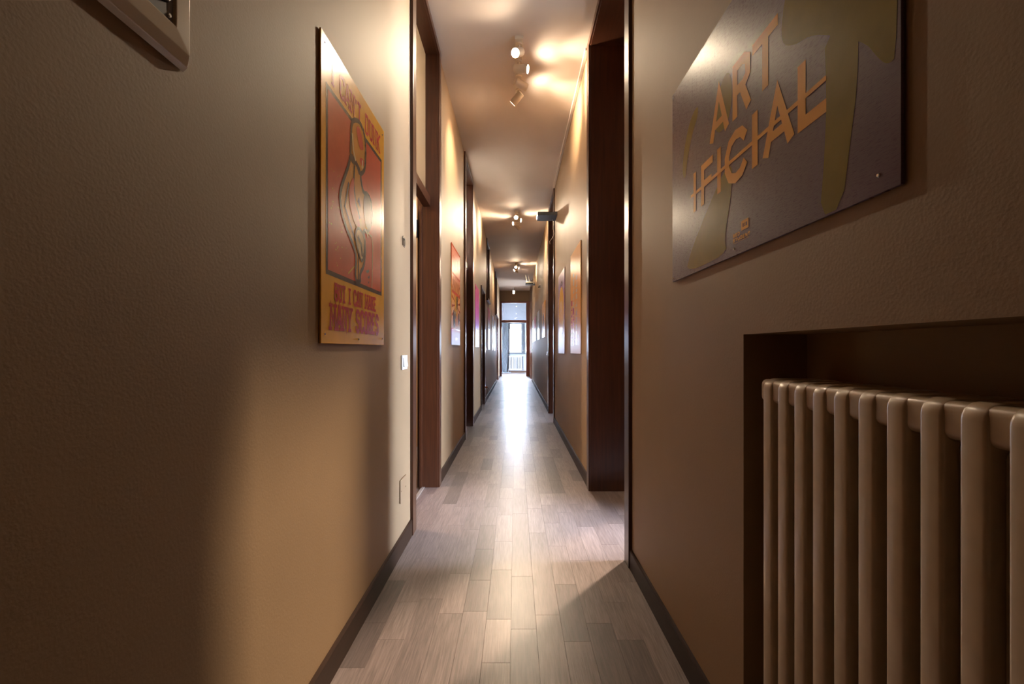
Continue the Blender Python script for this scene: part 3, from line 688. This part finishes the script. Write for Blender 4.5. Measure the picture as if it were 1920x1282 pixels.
# ------------------------------------------------------------------ right wall boxes, duct, detector
r = empty('grey_box', (XR, 6.55, 3.0)); tag(r, 'dark slate box jutting from the right wall above the second doorway', 'box')
bm = bmesh.new(); prism(bm, [(-.15, 0), (.15, 0), (.15, .055), (-.13, .055), (-.15, .035)], -.272, 0, 'x')
link('body', bm, M['slate'], r, .004, 2)
bm = bmesh.new(); box(bm, -.278, -.268, -.13, .13, .004, .05); link('lit_end_cap', bm, M['plastic'], r, .002)  # white cap paints in the lamplight on this end of the box
o = empty('cable', (XR, 6.62, 3.0)); tag(o, 'thin white cable dangling below the dark slate box', 'cable')
bm = bmesh.new(); tube(bm, [(-.05, 0, 0), (-.045, .02, -.06), (-.04, .03, -.13), (-.025, .04, -.19), (-.035, .05, -.23), (-.06, .06, -.27), (-.085, .07, -.30), (-.08, .08, -.34)], .003, 6); link('cord', bm, M['cord'], o)
o = empty('wall_shelf', (XR, 13.75, 3.06)); tag(o, 'dark slate shelf under the router on the far right wall', 'shelf')
bm = bmesh.new(); box(bm, -.28, 0, -.12, .12, 0, .055); link('body', bm, M['slate'], o, .004)
bm = bmesh.new(); cyl(bm, (-.035, -.121, .03), (-.035, -.128, .03), .018); link('knob', bm, M['plastic'], o)
o = empty('router', (XR-.145, 13.75, 3.115)); tag(o, 'pale router with three upright antennas on the far slate shelf', 'router')
bm = bmesh.new(); box(bm, -.12, .12, -.09, .09, 0, .03); link('body', bm, M['router'], o, .006, 2)
for x, dx in ((-.09, -.045), (-.01, -.05), (.09, .03)):
    bm = bmesh.new(); cyl(bm, (x, -.05, .028), (x+dx, -.05, .235), .0055, .004, 10); link('antenna', bm, M['router'], o, .001)
o = empty('detector', (XR, 10.75, 2.60)); tag(o, 'small white detector high on the right wall over the posters', 'detector')
bm = bmesh.new(); cyl(bm, (0, 0, 0), (-.03, 0, 0), .04, .03, 16); link('body', bm, M['plastic'], o)
bm = bmesh.new(); cyl(bm, (-.03, 0, -.012), (-.045, 0, -.03), .014, .010, 12); link('sensor', bm, M['black'], o)
bm = bmesh.new(); box(bm, XR-.030, XR-.001, 3.665, 6.80, HC-.022, HC-.0005)
o = link('cable_duct', bm, M['ceil'], None, .003); tag(o, 'slim cream cable duct along the right edge of the ceiling', 'cable duct')

# ------------------------------------------------------------------ ceiling spot bars
def aim(d): return Vector(d).normalized()
def spot_bar(y0, dirs, label, watts=None, spills=None, group='ceiling spot bars along the corridor'):
    root = empty('ceiling_spotlight', (0.03, y0, HC)); tag(root, label, 'ceiling light', group)
    bm = bmesh.new(); box(bm, -.032, .032, 0, .75, -.026, 0); link('rail', bm, M['lampm'], root, .004, 2)
    for i, d in enumerate(dirs):
        d = aim(d); yy = .06+i*.21; piv = Vector((0, yy, -.062))
        bm = bmesh.new(); cyl(bm, (0, yy, -.026), (0, yy, -.040), .026); cyl(bm, (0, yy, -.040), piv, .010, n=12)
        link('swivel', bm, M['lampm'], root)
        c = piv + Vector((0, 0, -.030)); a = c-d*.035; e = c+d*.080
        bm = bmesh.new(); cyl(bm, a, e, .034, n=28); cyl(bm, a-d*.006, a, .026, .034, 28)
        # hollow the front: inset the front cap
        f = max(bm.faces, key=lambda q: q.calc_center_median().dot(d) if len(q.verts) > 4 else -9)
        bmesh.ops.inset_region(bm, faces=[f], thickness=.003)
        for v in f.verts: v.co -= d*.006
        h = link('spot_head', bm, M['lampm'], root)
        bm = bmesh.new(); cyl(bm, e-d*.0055, e-d*.0035, .0305, n=28); link('lens', bm, M['lens'], h)
        sp = spot(Vector((0.03, y0, HC))+e+d*.004, d, (watts or [SPOT_W]*4)[i], 76, 1.0)
        sp.name = 'spot_beam'
        sp = spot(Vector((0.03, y0, HC))+e+d*.004, d, (spills or [SPILL_W]*4)[i], 150, 1.0); sp.name = 'spot_spill'
    return root
spot_bar(3.52, [(-.62, -1.25, -.95), (1, -.25, -.22), (.80, .45, -.20), (-.65, .30, -.62)], 'nearest four-head spot bar on the ceiling', [36, SPOT_W, SPOT_W, 62], [26, SPILL_W, SPILL_W, SPILL_W])
spot_bar(7.95, [(-.20, -.85, -.45), (1, -.30, -.18), (-1, -.45, -.22), (.60, .25, -.60)], 'middle four-head spot bar on the ceiling, past the slate box', [170, 75, 65, 52])
spot_bar(12.75, [(-.15, -.85, -.45), (1, -.30, -.18), (-.75, -.30, -.55), (.5, 1.1, -.8)], 'farthest four-head spot bar on the ceiling')
o = empty('ceiling_lamp', (-.06, 17.9, HC)); tag(o, 'small cylindrical ceiling lamp near the far doorway', 'ceiling light')
bm = bmesh.new(); cyl(bm, (0, 0, 0), (0, 0, -.12), .045, n=24); link('body', bm, M['steel'], o)
bm = bmesh.new(); cyl(bm, (0, 0, -.12), (0, 0, -.24), .042, .036, 24); link('lit_tube', bm, M['lens_low'], o)
spot((-.06, 17.9, HC-.25), (0, 0, -1), 10, 100, 0.8)

# ------------------------------------------------------------------ far room
def window(n, b, axis, m=M['winframe'], right_leaf=False):
    """window frame with glass in a wall hole; b = (a0, a1, z0, z1), p = wall plane"""
    (a0, a1, z0, z1), p = b
    root = struct(empty('window_%d' % n, (0, 0, 0)))
    def part(name, lo, hi, za, zb, d0, d1, mm, bev=.003):
        return bx(name, (lo, hi, p+d0, p+d1, za, zb) if axis == 'y' else (p+d0, p+d1, lo, hi, za, zb), mm, root, bev)
    f = .05
    part('frame_side', a0, a0+f, z0, z1, .02, .08, m); part('frame_side', a1-f, a1, z0, z1, .02, .08, m)
    part('frame_top', a0+f, a1-f, z1-f, z1, .02, .08, m); part('frame_bottom', a0+f, a1-f, z0, z0+f, .02, .08, m)
    part('pane', a0+f, a1-f, z0+f, z1-f, .045, .050, M['glass'], 0)
    return root
w1 = window(1, ((-.31, .46, .93, 2.40), 22.0), 'y'); w1['label'] = 'bright window at the far end with a half-drawn blind'
bx('window_sill', (-.36, .50, 21.93, 22.02, .885, .93), M['winframe'], w1, .004)
bx('frame_head', (-.36, .50, 21.97, 22.0, 2.40, 2.46), M['winframe'], w1, .003)
o = bx('inner_sash', (.29, .41, 21.955, 22.02, .98, 2.35), M['winframe'], w1, .004)
bx('sash_handle', (.37, .39, 21.93, 21.956, 1.02, 1.10), M['steel'], w1, .002)
bx('roller_blind', (-.26, .29, 22.022, 22.030, 2.08, 2.35), M['blind'], w1)
window(2, ((1.95, 2.68, .05, 3.3), 1.9), 'x'); window(3, ((7.0, 7.5, .90, 2.2), 3.1), 'x'); window(4, ((16.0, 17.2, .10, 3.0), 2.0), 'x')
fr = radiator('radiator', (-.33, 21.99, 0), -PI/2, 9, .12, .80, .11, 3, .032, .072, M['cream_white'])
fr.rotation_euler = (0, 0, -PI/2)
tag(fr, 'white radiator under the bright far window', 'radiator')
fr.location = (.30, 21.98, 0)
for z in (.76, .16):
    bm = bmesh.new(); cyl(bm, (.055, .02, z), (.055, .09, z), .016, n=12); link('valve', bm, M['steel'], fr)
# curtain with folds
bm = bmesh.new(); nx, nz = 44, 24; vs = []
for k in range(nz+1):
    t = k/nz; z = 2.45*(1-t)+.015*t; row = []
    for i in range(nx+1):
        s = i/nx; wd = .30+.10*math.sin(t*2.4)*.4-.05*t; x = -.64+s*wd-.04*t
        yv = 21.72+.032*math.sin(s*PI*11+.5*math.sin(t*3))+.012*math.sin(s*PI*23+t*2)
        row.append(bm.verts.new((x, yv, z)))
    vs.append(row)
for k in range(nz):
    for i in range(nx): bm.faces.new((vs[k][i], vs[k][i+1], vs[k+1][i+1], vs[k+1][i]))
cu = empty('curtain'); tag(cu, 'grey-blue curtain hanging at the left of the far window', 'curtain')
o = link('cloth', bm, M['curtain'], cu, smooth=True); o.modifiers.new('thickness', 'SOLIDIFY').thickness = .004
bm = bmesh.new()
for i in range(4):
    cyl(bm, (-.62+i*.10, 21.70, .018), (-.50+i*.10, 21.66, .016), .030-.003*i, .022, 10)
link('cloth_hem', bm, M['curtain'], cu, smooth=True)
bm = bmesh.new(); cyl(bm, (-.9, 21.72, 2.475), (.9, 21.72, 2.475), .014, n=12)
cyl(bm, (-.9, 21.72, 2.475), (-.9, 22.0, 2.475), .010, n=8); cyl(bm, (.9, 21.72, 2.475), (.9, 22.0, 2.475), .010, n=8)
o = link('curtain_rod', bm, M['steel']); tag(o, 'thin curtain rod over the far window', 'curtain rod')
bm = bmesh.new(); box(bm, -2.4, 2.6, 21.985, 22.0, 0.0005, .08); struct(link('baseboard_far', bm, M['base']))
